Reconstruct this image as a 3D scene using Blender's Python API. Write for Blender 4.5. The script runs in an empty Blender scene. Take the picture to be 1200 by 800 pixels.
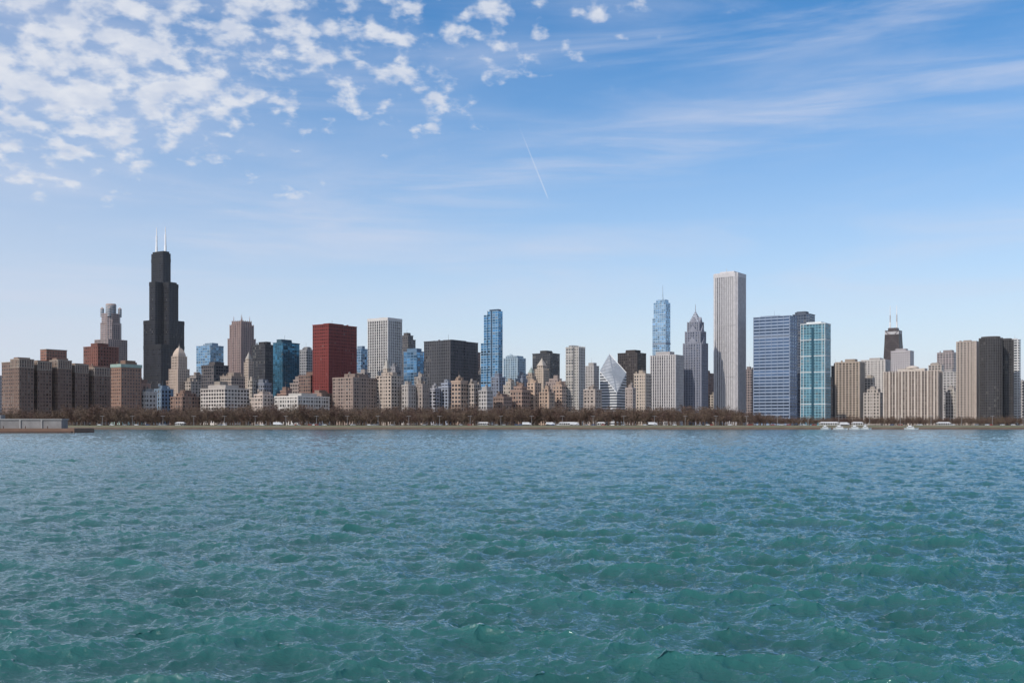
import bpy, math, random
import numpy as np
random.seed(7); np.random.seed(7)
scene=bpy.context.scene
scene.view_settings.view_transform='Standard'
scene.view_settings.look='None'
scene.view_settings.exposure=0
F=1265.0; CH=3.5; HY=499.0     # survey constants: focal length (px), eye height (m), horizon row

# ---------------------------------------------------------------- node helpers
class NT:
    def __init__(s,tree): s.t=tree; s.n=tree.nodes; s.l=tree.links
    def new(s,typ,**kw):
        n=s.n.new(typ)
        for k,v in kw.items(): setattr(n,k,v)
        return n
    def put(s,sock,v):
        if isinstance(v,bpy.types.NodeSocket): s.l.new(v,sock)
        elif v is not None: sock.default_value=v
    def m(s,op,a,b=None,c=None,clamp=False):
        n=s.new('ShaderNodeMath',operation=op,use_clamp=clamp)
        s.put(n.inputs[0],a)
        if b is not None: s.put(n.inputs[1],b)
        if c is not None: s.put(n.inputs[2],c)
        return n.outputs[0]
    def mr(s,v,a,b,c=0.,d=1.,smooth=True):
        n=s.new('ShaderNodeMapRange',interpolation_type='SMOOTHSTEP' if smooth else 'LINEAR')
        for i,x in enumerate((v,a,b,c,d)): s.put(n.inputs[i],x)
        return n.outputs[0]
    def mix(s,f,a,b,blend='MIX'):
        n=s.new('ShaderNodeMix',data_type='RGBA',blend_type=blend)
        s.put(n.inputs[0],f); s.put(n.inputs[6],a); s.put(n.inputs[7],b)
        return n.outputs[2]
    def comb(s,x,y,z=0.):
        n=s.new('ShaderNodeCombineXYZ')
        for i,v in enumerate((x,y,z)): s.put(n.inputs[i],v)
        return n.outputs[0]
    def noise(s,vec,scale,detail=4,rough=.5,dist=0.):
        n=s.new('ShaderNodeTexNoise')
        s.put(n.inputs['Vector'],vec); s.put(n.inputs['Scale'],scale); s.put(n.inputs['Detail'],detail)
        s.put(n.inputs['Roughness'],rough); s.put(n.inputs['Distortion'],dist)
        return n.outputs[0]
def c4(c): return (c[0],c[1],c[2],1.0)

# ---------------------------------------------------------------- facade group
def make_facade_group():
    g=bpy.data.node_groups.new('Facade','ShaderNodeTree')
    I=g.interface
    def inp(n,t,d):
        s=I.new_socket(name=n,in_out='INPUT',socket_type=t); s.default_value=d
    inp('Wall','NodeSocketColor',(.5,.5,.5,1)); inp('Glass','NodeSocketColor',(.05,.06,.08,1))
    for n,d in (('Pitch',4.),('Floor',4.),('WF',.6),('HF',.55),('Metal',.3),('Seed',0.),('Blind',.12)):
        inp(n,'NodeSocketFloat',d)
    I.new_socket(name='BSDF',in_out='OUTPUT',socket_type='NodeSocketShader')
    N=NT(g); gi=N.new('NodeGroupInput'); go=N.new('NodeGroupOutput')
    i=gi.outputs
    uv=N.new('ShaderNodeUVMap'); sp=N.new('ShaderNodeSeparateXYZ'); N.l.new(uv.outputs[0],sp.inputs[0])
    a=N.m('DIVIDE',sp.outputs[0],i['Pitch']); b=N.m('DIVIDE',sp.outputs[1],i['Floor'])
    fa=N.m('FRACT',a); ia=N.m('FLOOR',a); fb=N.m('FRACT',b); ib=N.m('FLOOR',b)
    def inside(f,w):
        d=N.m('ABSOLUTE',N.m('SUBTRACT',f,.5)); return N.m('LESS_THAN',d,N.m('MULTIPLY',w,.5))
    mask=N.m('MULTIPLY',inside(fa,i['WF']),inside(fb,i['HF']))
    wn=N.new('ShaderNodeTexWhiteNoise',noise_dimensions='3D')
    N.l.new(N.comb(ia,ib,i['Seed']),wn.inputs['Vector'])
    rnd=wn.outputs['Value']
    sc=N.new('ShaderNodeSeparateColor'); N.l.new(wn.outputs['Color'],sc.inputs[0])
    tc=N.new('ShaderNodeTexCoord')
    big=N.noise(tc.outputs['Object'],.03,3,.6)
    gl=N.mix(1.,i['Glass'],N.comb(*[N.m('ADD',N.m('MULTIPLY',rnd,.9),N.m('ADD',N.m('MULTIPLY',big,1.3),-.15))]*3),'MULTIPLY')
    blind=N.m('MULTIPLY',N.m('LESS_THAN',sc.outputs[1],i['Blind']),.5)
    gl=N.mix(blind,gl,(.28,.26,.23,1))
    st=N.noise(uv.outputs[0],.12,5,.65)
    wallf=N.m('ADD',N.m('MULTIPLY',st,.7),.65)
    wl=N.mix(1.,i['Wall'],N.comb(wallf,wallf,wallf),'MULTIPLY')
    # pane tilt
    geo=N.new('ShaderNodeNewGeometry')
    vs=N.new('ShaderNodeVectorMath',operation='SUBTRACT'); N.l.new(wn.outputs['Color'],vs.inputs[0]); vs.inputs[1].default_value=(.5,.5,.5)
    vm=N.new('ShaderNodeVectorMath',operation='SCALE'); N.l.new(vs.outputs[0],vm.inputs[0]); vm.inputs['Scale'].default_value=.07
    va=N.new('ShaderNodeVectorMath',operation='ADD'); N.l.new(geo.outputs['Normal'],va.inputs[0]); N.l.new(vm.outputs[0],va.inputs[1])
    vn=N.new('ShaderNodeVectorMath',operation='NORMALIZE'); N.l.new(va.outputs[0],vn.inputs[0])
    p1=N.new('ShaderNodeBsdfPrincipled'); N.l.new(wl,p1.inputs['Base Color']); p1.inputs['Roughness'].default_value=.75
    p2=N.new('ShaderNodeBsdfPrincipled'); N.l.new(gl,p2.inputs['Base Color']); p2.inputs['Roughness'].default_value=.12
    N.l.new(i['Metal'],p2.inputs['Metallic']); N.l.new(vn.outputs[0],p2.inputs['Normal'])
    p2.inputs['Specular IOR Level'].default_value=.4
    ms=N.new('ShaderNodeMixShader'); N.l.new(mask,ms.inputs[0]); N.l.new(p1.outputs[0],ms.inputs[1]); N.l.new(p2.outputs[0],ms.inputs[2])
    N.l.new(ms.outputs[0],go.inputs[0])
    return g
FG=make_facade_group()
def facade(wall,glass,pitch,floor,wf,hf,metal=.3,blind=.12):
    m=bpy.data.materials.new('facade'); m.use_nodes=True
    N=NT(m.node_tree); N.n.clear()
    g=N.new('ShaderNodeGroup'); g.node_tree=FG
    g.inputs['Wall'].default_value=c4(wall); g.inputs['Glass'].default_value=c4(glass)
    for k,v in (('Pitch',pitch),('Floor',floor),('WF',wf),('HF',hf),('Metal',metal),('Seed',random.random()*50),('Blind',blind)):
        g.inputs[k].default_value=v
    o=N.new('ShaderNodeOutputMaterial'); N.l.new(g.outputs[0],o.inputs[0])
    return m
_pl={}
def plain(col,rough=.8,metal=0.,var=.35,scale=.15):
    key=(tuple(round(x,3) for x in col),rough,metal,scale)
    if key in _pl: return _pl[key]
    m=bpy.data.materials.new('paint'); m.use_nodes=True
    N=NT(m.node_tree); b=N.n['Principled BSDF']
    tc=N.new('ShaderNodeTexCoord'); nz=N.noise(tc.outputs['Object'],scale,5,.6)
    f=N.m('ADD',N.m('MULTIPLY',nz,var*2),1-var)
    N.l.new(N.mix(1.,c4(col),N.comb(f,f,f),'MULTIPLY'),b.inputs['Base Color'])
    b.inputs['Roughness'].default_value=rough; b.inputs['Metallic'].default_value=metal
    _pl[key]=m; return m

# ---------------------------------------------------------------- mesh builder
class MB:
    def __init__(s): s.v=[]; s.f=[]; s.uv=[]; s.mi=[]
    def face(s,pts,uvs,mat):
        i=len(s.v); s.v+=pts; s.f.append(tuple(range(i,i+len(pts)))); s.uv+=uvs; s.mi.append(mat)
    def prism(s,poly,z0,z1,mat=0,roof=2,top=None,cap=True,ztop=None):
        n=len(poly); top=top or poly; u=0
        zt=ztop or [z1]*n
        for i in range(n):
            j=(i+1)%n
            w=math.dist(poly[i],poly[j])
            s.face([(poly[i][0],poly[i][1],z0),(poly[j][0],poly[j][1],z0),(top[j][0],top[j][1],zt[j]),(top[i][0],top[i][1],zt[i])],
                   [(u,z0),(u+w,z0),(u+w,zt[j]),(u,zt[i])],mat)
            u+=w
            u=math.ceil(u/100.)*100 if n<=8 else u
        if cap: s.face([(top[i][0],top[i][1],zt[i]) for i in range(n)],[(top[i][0],zt[i]) for i in range(n)],roof)
    def box(s,x0,y0,x1,y1,z0,z1,mat=0,roof=2):
        s.prism([(x0,y0),(x1,y0),(x1,y1),(x0,y1)],z0,z1,mat,roof)
    def box0(s,x0,y0,x1,y1,z0,z1,mat=1):   # closed box incl. bottom
        s.box(x0,y0,x1,y1,z0,z1,mat,mat)
        s.face([(x0,y0,z0),(x0,y1,z0),(x1,y1,z0),(x1,y0,z0)],[(0,0)]*4,mat)
    def cyl(s,x,y,r0,r1,z0,z1,mat=1,n=8):
        p=ngon(x,y,r0,r0,n); t=ngon(x,y,r1,r1,n); s.prism(p,z0,z1,mat,mat,top=t)
    def fins(s,x0,y0,x1,y1,z0,z1,pitch,w,d,mat=1):
        nx=max(1,round((x1-x0)/pitch)); ny=max(1,round((y1-y0)/pitch))
        for i in range(nx+1):
            x=x0+(x1-x0)*i/nx
            x=min(max(x,x0+w/2+.01),x1-w/2-.01)
            s.box(x-w/2,y0-d,x+w/2,y0,z0,z1,mat,mat); s.box(x-w/2,y1,x+w/2,y1+d,z0,z1,mat,mat)
        for i in range(ny+1):
            y=y0+(y1-y0)*i/ny
            y=min(max(y,y0+w/2+.01),y1-w/2-.01)
            s.box(x1,y-w/2,x1+d,y+w/2,z0,z1,mat,mat); s.box(x0-d,y-w/2,x0,y+w/2,z0,z1,mat,mat)
    def bands(s,x0,y0,x1,y1,z0,z1,step,h,d,mat=1):
        z=z0+step
        while z<z1-step*.3:
            s.box0(x0-d,y0-d,x1+d,y1+d,z,z+h,mat); z+=step
    def obj(s,name,mats,loc=(0,0,0),rot=0.):
        me=bpy.data.meshes.new(name); me.from_pydata(s.v,[],s.f)
        ul=me.uv_layers.new(name='UVMap'); ul.data.foreach_set('uv',np.array(s.uv,dtype=np.float32).ravel())
        for m in mats: me.materials.append(m)
        me.polygons.foreach_set('material_index',s.mi); me.update()
        o=bpy.data.objects.new(name,me); scene.collection.objects.link(o)
        o.location=loc; o.rotation_euler=(0,0,rot); return o
def ngon(x,y,rx,ry,n,ph=0.): return [(x+rx*math.cos(2*math.pi*(i+.5)/n+ph),y+ry*math.sin(2*math.pi*(i+.5)/n+ph)) for i in range(n)]

ROT=math.radians(-35)           # street grid against the view axis
CW,SW=math.cos(math.radians(35)),math.sin(math.radians(35))
def lot(l,r,D,k=1.,split=None):
    """footprint: near (SE) corner at depth D; returns SW-corner world xy and EW,NS lengths (m)"""
    if split is None:
        ph=math.atan(((l+r)/2-600)/F); A=math.radians(325)+ph
        sw,ew=abs(math.cos(A)),abs(math.sin(A))
        split=l+(r-l)*k*sw/(k*sw+ew)
    u=(l-600)/F; v=(r-600)/F; px=(split-600)/F*D
    a=(px-u*D)/(CW+SW*u); b=(v*D-px)/(SW-CW*v)
    return px-CW*a, D+SW*a, a, b
def zt(y,D): return CH+(HY-y)*D/F

ROOF=plain((.13,.125,.12))
def tower(name,l,r,top,D,k=1.,wall=(.4,.35,.3),glass=(.04,.045,.055),pitch=4.,floor=4.,wf=.6,hf=.58,metal=.3,
          fin=None,band=None,pent=1,split=None,trim=None,crown=0,blind=.12,base=None,steps=(),tank=False,cornice=1.3,up=1.55):
    ox,oy,a,b=lot(l,r,D,k,split); H=zt(top,D)
    pitch*=up; floor*=up
    m=MB()
    if steps:
        pts=[(0.,zt(top+steps[0][1],D))]
        for i,(ins,dp) in enumerate(steps):
            ztp=zt(top+(steps[i+1][1] if i+1<len(steps) else 0),D); pts.append((ins,ztp))
    else: pts=[(0.,H)]
    z0=0
    for ins,z1 in pts:
        x0,y0,x1,y1=a*ins,b*ins,a*(1-ins),b*(1-ins)
        m.box(x0,y0,x1,y1,z0,z1)
        if fin: m.fins(x0,y0,x1,y1,z0,z1+.4,fin[0],fin[1],fin[2])
        if band: m.bands(x0,y0,x1,y1,z0 if z0 else 6,z1,band[0],band[1],band[2])
        m.box0(x0-.7,y0-.7,x1+.7,y1+.7,z1+.02,z1+cornice+crown,1)
        z0=z1+.03
        last=(x0,y0,x1,y1,z1+cornice+.03+crown)
    x0,y0,x1,y1,zz=last
    if base: m.box(-1.2,-1.2,a+1.2,b+1.2,0,base,3,1)
    if pent:
        w,h=(x1-x0),(y1-y0)
        fx=random.uniform(.12,.35); fy=random.uniform(.12,.35)
        hh=min(6.5,max(2.5,.09*H))*pent
        m.box(x0+w*fx,y0+h*fy,x1-w*random.uniform(.12,.35),y1-h*random.uniform(.12,.35),zz,zz+hh,4,2)
        for _ in range(random.randint(2,5)):
            qx=x0+w*random.uniform(.08,.85); qy=y0+h*random.uniform(.08,.85); s_=random.uniform(1.5,3.5)
            m.box(qx,qy,qx+s_,qy+s_,zz,zz+hh*.5+random.uniform(.5,1.5),4,2)
        if tank:
            tx,ty=x0+w*random.uniform(.2,.8),y0+h*random.uniform(.15,.4)
            for dx in (-1.4,1.4):
                for dy in (-1.4,1.4): m.box(tx+dx-.15,ty+dy-.15,tx+dx+.15,ty+dy+.15,zz,zz+4.5,2,2)
            m.cyl(tx,ty,2.3,2.2,zz+4.5,zz+8.5,4,12); m.cyl(tx,ty,2.4,.2,zz+8.5,zz+10,2,12)
        if random.random()<.45: m.cyl(x0+w*.5,y0+h*.4,.3,.15,zz,zz+hh+random.uniform(6,12),4,5)
    tr=trim or tuple(min(.8,c*1.08) for c in wall)
    mats=[facade(wall,glass,pitch,floor,wf,hf,metal,blind),plain(tr,.75),ROOF,facade(tr,(.03,.03,.035),6,7,.65,.6,.1),
          plain(tuple(c*.7 for c in wall),.8)]
    return m.obj(name,mats,(ox,oy,0),ROT)

# palettes
GREY=(.33,.32,.32); LIME=(.44,.38,.32); TAN=(.36,.28,.22); BROWN=(.17,.11,.085); RUST=(.18,.07,.05)
PINK=(.32,.245,.225); DGL=(.03,.035,.045)

# =========================================================== far-left hotel with wings
def hotel():
    D=1750; ox,oy,a,b=lot(2,131,D,.30); m=MB()
    Hc=zt(424,D)
    m.box(0,0,a*.5,b,0,Hc)
    m.box0(-.5,-.5,a*.5+.5,b+.5,Hc+.02,Hc+1.2,1)
    n=5; wl=b/n; hts=[421,423,420,424,427]
    for i in range(n):
        y0=i*wl; y1=y0+wl*(.74 if i<n-1 else .98); hh=zt(hts[i],D)
        xe=a*(1.0 if i%2==0 else .93)
        m.box(a*.5+.02,y0,xe,y1,0,hh)
        m.box0(a*.5+.1,y0-.5,xe+.6,y1+.5,hh-13,hh-12,1)
        m.box0(a*.5+.1,y0-.5,xe+.8,y1+.5,hh+.02,hh+1.4,1)
        m.fins(a*.5+.12,y0,xe,y1,hh-11.9,hh,4.6,1.2,.4,1)
        m.fins(a*.5+.12,y0,xe,y1,0,hh-13.05,6.5,.9,.35,4)
        m.box(a*.62,y0+2,a*.86,y1-2,hh+1.45,hh+random.uniform(3,6),4,2)
    zz=zt(406,D)
    m.box(a*.1,b*.38,a*.46,b*.6,Hc+1.22,zz,3,2)
    m.box0(a*.1-.6,b*.38-.6,a*.46+.6,b*.6+.6,zz+.02,zz+1.2,1)
    for k in range(9):
        x,y=a*random.uniform(.05,.4),b*random.uniform(.03,.95)
        if .34*b<y<.62*b: continue
        q=random.uniform(2,5); m.box(x,y,x+q,y+q,Hc+1.22,Hc+random.uniform(3,6.5),4,2)
    m.box(-.3,-.65,a+2,b+.5,0,15,5,1)
    m.obj('hotel_building',[facade(BROWN,(.02,.02,.025),5.2,5.8,.45,.52,.1,.2),plain((.34,.28,.23)),ROOF,
        facade((.24,.11,.075),(.04,.04,.04),5,5,.5,.5,.1),plain((.19,.125,.095)),facade((.36,.3,.25),(.03,.03,.035),7,8,.6,.6,.1)],(ox,oy,0),ROT)
hotel()
tower('brick_tower',98,139,406,2050,1.,wall=RUST,glass=(.03,.02,.02),pitch=4,floor=4,wf=.5,hf=.5,fin=(6,1,.5))
tower('hotel_building',130,166,430,1760,.7,wall=(.24,.14,.10),pitch=3.4,floor=3.5,wf=.45,hf=.5,trim=(.26,.34,.30),crown=4,base=16)

# =========================================================== pink tower with round crown
def wacker():
    D=2700; ox,oy,a,b=lot(111,149,D,1.); m=MB(); z1=zt(397,D)
    m.box(0,0,a,b,0,z1); m.fins(0,0,a,b,0,z1+.5,6,1.4,.8)
    z2=zt(366,D)
    cx,cy=a/2,b/2
    def octo(r,c): return [(cx-r+c,cy-r),(cx+r-c,cy-r),(cx+r,cy-r+c),(cx+r,cy+r-c),(cx+r-c,cy+r),(cx-r+c,cy+r),(cx-r,cy+r-c),(cx-r,cy-r+c)]
    R=a*.40
    m.prism(octo(R,R*.45),z1,zt(377,D)); m.prism(octo(R*.93,R*.5),zt(377,D),z2)
    m.prism(octo(R*1.0,R*.47),zt(379,D),zt(378,D)+1,1,1)
    for k in range(4):
        x=cx+(R*.68)*(1 if k%2 else -1); y=cy+(R*.68)*(1 if k//2 else -1)
        m.cyl(x,y,4.6,4.6,z2-8,zt(360,D),3,12); m.cyl(x,y,4.8,.5,zt(360,D),zt(358,D),1,12)
    m.cyl(cx,cy,R*.58,R*.58,z2,zt(356,D),3,24); m.cyl(cx,cy,R*.6,R*.52,zt(356,D),zt(354,D),1,24)
    m.obj('octagonal_skyscraper',[facade(PINK,(.05,.07,.10),6,5.5,.55,.6,.5),plain((.36,.28,.25)),ROOF,facade((.42,.40,.40),(.12,.16,.2),3,6,.6,.8,.4)],(ox,oy,0),ROT)
wacker()

# =========================================================== stepped black bundled-tube tower
def bundled():
    D=2700; ox,oy,a,b=lot(168,216,D,1.); t=a/3; tb=b/3; m=MB()
    hs=[zt(403,D),zt(374,D),zt(329,D),zt(293.5,D)]
    lv={(0,0):1,(1,0):2,(2,0):0,(0,1):3,(1,1):3,(2,1):2,(0,2):0,(1,2):2,(2,2):1}
    for (ix,iy),L in lv.items():
        x0,y0,x1,y1=ix*t,iy*tb,(ix+1)*t,(iy+1)*tb; H=hs[L]
        g=.03
        m.box(x0+g,y0+g,x1-g,y1-g,0,H)
    allc=list(lv)
    upc=lambda L:[c for c in allc if lv[c]>=L]
    for z,L in ((120,0),(hs[0]-10,0),(hs[1]-10,1),(hs[2]-10,2),(hs[3]-22,3)):
        for (ix,iy) in upc(L):
            e=.25+.02*(ix*3+iy)
            m.box0(ix*t-e,iy*tb-e,(ix+1)*t+e,(iy+1)*tb+e,z,z+8.5,3)
    for (ix,iy),L in lv.items():
        for k in range(5):
            for (dx,dy,nx,ny) in ((1,0,0,-1),(1,0,0,1),(0,1,1,0),(0,1,-1,0)):
                nb=(ix+nx,iy+ny); z0=0 if nb not in lv else hs[lv[nb]]
                if nb in lv and lv[nb]>=L: continue
                H=hs[L]+.3
                if dx: x=ix*t+(k+.5)*t/5; y=iy*tb if ny<0 else (iy+1)*tb; m.box(x-.8,y-(.6 if ny<0 else 0),x+.8,y+(.6 if ny>0 else 0),z0,H,1,1)
                else: y=iy*tb+(k+.5)*tb/5; x=ix*t if nx<0 else (ix+1)*t; m.box(x-(.6 if nx<0 else 0),y-.8,x+(.6 if nx>0 else 0),y+.8,z0,H,1,1)
    H=hs[3]
    m.box(t*.1,tb*1.1,t*1.9,tb*1.9,H,H+5,3,2)
    for x,tp in ((t*.25,261),(t*1.75,262)):
        y=tb*1.5
        m.cyl(x,y,3.2,3.0,H+5,H+20,4,10); m.cyl(x,y,2.5,2.2,H+20,H+48,4,8); m.cyl(x,y,1.6,1.,H+48,zt(tp,D),4,6)
    m.obj('black_bundled_tube_skyscraper',[facade((.016,.015,.019),(.03,.034,.046),5.4,5.8,.8,.55,.3,.02),plain((.024,.023,.027),.5),ROOF,plain((.007,.007,.009),.6),plain((.8,.8,.8),.5)],(ox,oy,0),ROT)
bundled()

def beehive():
    D=1950; ox,oy,a,b=lot(198,222,D,1.); m=MB(); z1=zt(432,D)
    m.box(0,0,a,b,0,z1); m.fins(0,0,a,b,0,z1+.6,4.5,1,.5)
    i=a*.12; m.box(i,i,a-i,b-i,z1,zt(417,D)); m.fins(i,i,a-i,b-i,z1,zt(417,D)+.6,4.5,1,.5)
    cx,cy=a/2,b/2; R=a*.36; zz=zt(417,D); n=6; hp=(zt(407,D)-zz)/n
    for k in range(n):
        r=R*math.cos(k/n*1.25); r2=R*math.cos((k+.8)/n*1.25)
        m.prism(ngon(cx,cy,r*1.3,r*1.3,4),zz+k*hp,zz+(k+1)*hp-.02,1,1,top=ngon(cx,cy,r2*1.25,r2*1.25,4))
    m.cyl(cx,cy,1.6,1.4,zt(407,D),zt(405,D),3,8); m.cyl(cx,cy,.5,.2,zt(405,D),zt(402,D),3,6)
    m.obj('beehive_roof_tower',[facade((.44,.34,.27),(.05,.05,.05),4.5,5,.45,.55,.1),plain((.46,.36,.29)),ROOF,plain((.45,.4,.35))],(ox,oy,0),ROT)
beehive()
tower('glass_office_tower',230,262,405,2500,1.3,wall=(.22,.30,.38),glass=(.18,.34,.50),pitch=5,floor=4,wf=.85,hf=.75,metal=.8)
tower('office_building',222,240,440,2250,1.,wall=(.30,.25,.22))
tower('office_building',236,268,428,2150,1.,wall=(.10,.085,.085),glass=DGL,pitch=4,floor=4,wf=.7,hf=.6)
def franklin():
    D=2650; ox,oy,a,b=lot(267,299.5,D,1.); m=MB(); z1=zt(396,D)
    m.box(0,0,a,b,0,z1); m.fins(0,0,a,b,0,z1+1,7,1.8,1)
    i=a*.07; m.box(i,i,a-i,b-i,z1,zt(380,D)); m.fins(i,i,a-i,b-i,z1,zt(380,D)+2,7,1.8,1)
    i=a*.15; m.box(i,i,a-i,b-i,zt(380,D),zt(375.5,D)); m.fins(i,i,a-i,b-i,zt(380,D),zt(375.5,D)+2,7,1.8,1)
    for (x,y) in ((i+3,i+3),(a-i-3,i+3),(i+3,b-i-3),(a-i-3,b-i-3)): m.cyl(x,y,1.1,.3,zt(375.5,D),zt(369,D),1,5)
    m.cyl(a/2,b/2,.7,.3,zt(375.5,D),zt(366,D),1,5)
    m.obj('granite_skyscraper',[facade((.25,.175,.16),(.05,.05,.06),5,6,.55,.55,.3),plain((.31,.225,.20)),ROOF],(ox,oy,0),ROT)
franklin()
def spire_tower(name,l,r,ybody,ytip,D,wall,roofc,k=1.):
    ox,oy,a,b=lot(l,r,D,k); m=MB(); z1=zt(ybody,D)
    m.box(0,0,a,b,0,z1); m.fins(0,0,a,b,0,z1+.8,4,.8,.5); m.box0(-.6,-.6,a+.6,b+.6,z1-9,z1-8.2,1)
    i=a*.14; z2=z1+(zt(ytip,D)-z1)*.25
    m.box(i,i,a-i,b-i,z1,z2); m.box0(i-.5,i-.5,a-i+.5,b-i+.5,z2,z2+.8,1)
    cx,cy=a/2,b/2; q=.15
    m.prism([(i,i),(a-i,i),(a-i,b-i),(i,b-i)],z2+.82,z2+(zt(ytip,D)-z2)*.8,3,3,top=[(cx-q,cy-q),(cx+q,cy-q),(cx+q,cy+q),(cx-q,cy+q)])
    m.cyl(cx,cy,.4,.15,z2+(zt(ytip,D)-z2)*.75,zt(ytip,D),3,5)
    m.obj(name,[facade(wall,(.04,.04,.04),4.5,5,.5,.55,.1),plain(tuple(c*1.1 for c in wall)),ROOF,plain(roofc)],(ox,oy,0),ROT)
spire_tower('spired_tower',286,297,424,410,2100,(.46,.37,.3),(.3,.27,.24))
tower('office_building',258,287,441,2000,1.,wall=(.34,.27,.22),pitch=3.6)
tower('black_office_tower',295,323,404,2300,1.4,wall=(.04,.038,.043),glass=(.03,.033,.04),pitch=3,floor=4,wf=.7,hf=.6,fin=(4.5,.6,.4))
tower('glass_office_tower',320,351,401.5,2150,.6,wall=(.04,.10,.14),glass=(.05,.18,.28),pitch=6,floor=4,wf=.9,hf=.82,metal=.75,blind=.03,up=1.)
tower('office_building',351,368,410,2450,1.,wall=(.26,.25,.25))
tower('office_building',350,378,440,2050,1.,wall=(.20,.12,.09))
tower('red_office_tower',366.5,418,380,2020,.55,wall=(.165,.024,.019),glass=(.04,.013,.012),pitch=3.1,floor=3.9,wf=.66,hf=.62,metal=.2,fin=(6.2,1.0,.4),band=(6.2,1.3,.25),blind=.02,pent=.5,trim=(.20,.027,.021))
tower('glass_office_tower',415,431,409,2450,1.,wall=(.2,.27,.35),glass=(.13,.24,.36),metal=.7,wf=.8,hf=.7)
tower('white_concrete_tower',431,471,375,2500,1.25,wall=(.56,.53,.50),glass=(.03,.03,.035),pitch=4.4,floor=4,wf=.6,hf=.8,fin=(6.8,2.2,.9),pent=.4,crown=5,blind=.05,trim=(.56,.53,.50))
tower('dark_office_tower',468,487,393,2650,1.,wall=(.11,.10,.10),glass=DGL,steps=((.15,5),))
tower('glass_office_tower',473,499,412,2300,1.2,wall=(.13,.22,.32),glass=(.13,.28,.45),pitch=6,floor=4,wf=.9,hf=.8,metal=.8)
tower('dark_office_tower',497,560,399,2150,.75,wall=(.075,.073,.08),glass=(.04,.045,.055),pitch=3,floor=3.9,wf=.62,hf=.7,metal=.4,fin=(5.4,.8,.4),pent=.6,blind=.03)
tower('brick_tower',548,563,413,2400,1.,wall=(.24,.14,.11))
def legacy():
    D=2080; ox,oy,a,b=lot(562.5,589,D,1.,split=584); m=MB()
    z1=zt(364,D)
    m.box(a*.42,0,a,b,0,z1); m.box(a*.18,b*.12,a*.42-.05,b*.9,0,zt(368,D)); m.box(0,b*.2,a*.18-.05,b*.8,0,zt(401,D))
    m.bands(a*.42,0,a,b,8,z1,13.5,.5,.3)
    m.box(a*.6,-.5,a*.66,-.02,0,z1+1,3,3); m.box(a*.48,.15*b,a*.95,b*.85,z1,z1+3.5,3,3)
    m.box(a*.42-.1,-.6,a*.42+.9,-.02,0,z1+1,3,3)
    m.obj('blue_glass_condominium_tower',[facade((.25,.36,.46),(.09,.24,.40),6,5,.88,.78,.85,.05),plain((.33,.42,.5)),ROOF,plain((.05,.08,.12),.3,.3)],(ox,oy,0),ROT)
legacy()
def dome_tower():
    D=2350; ox,oy,a,b=lot(590,616,D,1.2); m=MB(); z1=zt(419,D)
    m.box(0,0,a,b,0,z1); m.fins(0,0,a,b,0,z1+.5,6,1,.5)
    m.box(a*.1,b*.1,a*.9,b*.9,z1,zt(416.5,D))
    for k in range(4):
        r=a*.2*math.cos(k*.38); r2=a*.2*math.cos((k+1)*.38); zz=zt(416.5,D)+k*1.6; m.cyl(a*.3,b*.3,r,r2,zz,zz+1.6,1,14)
    m.obj('domed_office_tower',[facade((.30,.38,.44),(.14,.24,.34),5,5,.7,.65,.6),plain((.38,.46,.5)),ROOF],(ox,oy,0),ROT)
dome_tower()
tower('black_office_tower',624,656,414,2500,1.2,wall=(.05,.048,.05),glass=DGL,pitch=3,wf=.7,hf=.7)
spire_tower('spired_tower',627,643,432,417,2250,(.48,.39,.31),(.42,.36,.3))
spire_tower('spired_tower',617,628,440,428,2200,(.38,.3,.24),(.25,.3,.27))
def heritage():
    D=2120; ox,oy,a,b=lot(663,686.5,D,1.1,split=677); m=MB()
    m.box(0,0,a*.6,b,0,zt(406,D)); m.box(a*.6+.05,b*.1,a,b*.9,0,zt(405,D)-2)
    m.bands(0,0,a*.6,b,10,zt(406,D),7,1.2,.9); m.fins(a*.6+.1,b*.1,a,b*.9,0,zt(405,D),6,1.4,.6)
    m.prism(ngon(a*.3,b*.5,a*.28,b*.4,16),zt(406,D),zt(404,D),3,2)
    m.obj('residential_tower',[facade((.44,.41,.37),(.05,.06,.08),6,5.4,.6,.6,.3),plain((.52,.48,.44)),ROOF,facade((.5,.47,.44),(.1,.12,.14),3,4,.6,.6)],(ox,oy,0),ROT)
heritage()
tower('apartment_tower',686,702,429,2300,1.,wall=(.42,.39,.37),pitch=4,floor=3.6,wf=.6,band=(5.4,.9,.6))
tower('apartment_tower',677,692,441,2450,1.,wall=(.40,.35,.3),pitch=4)
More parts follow.
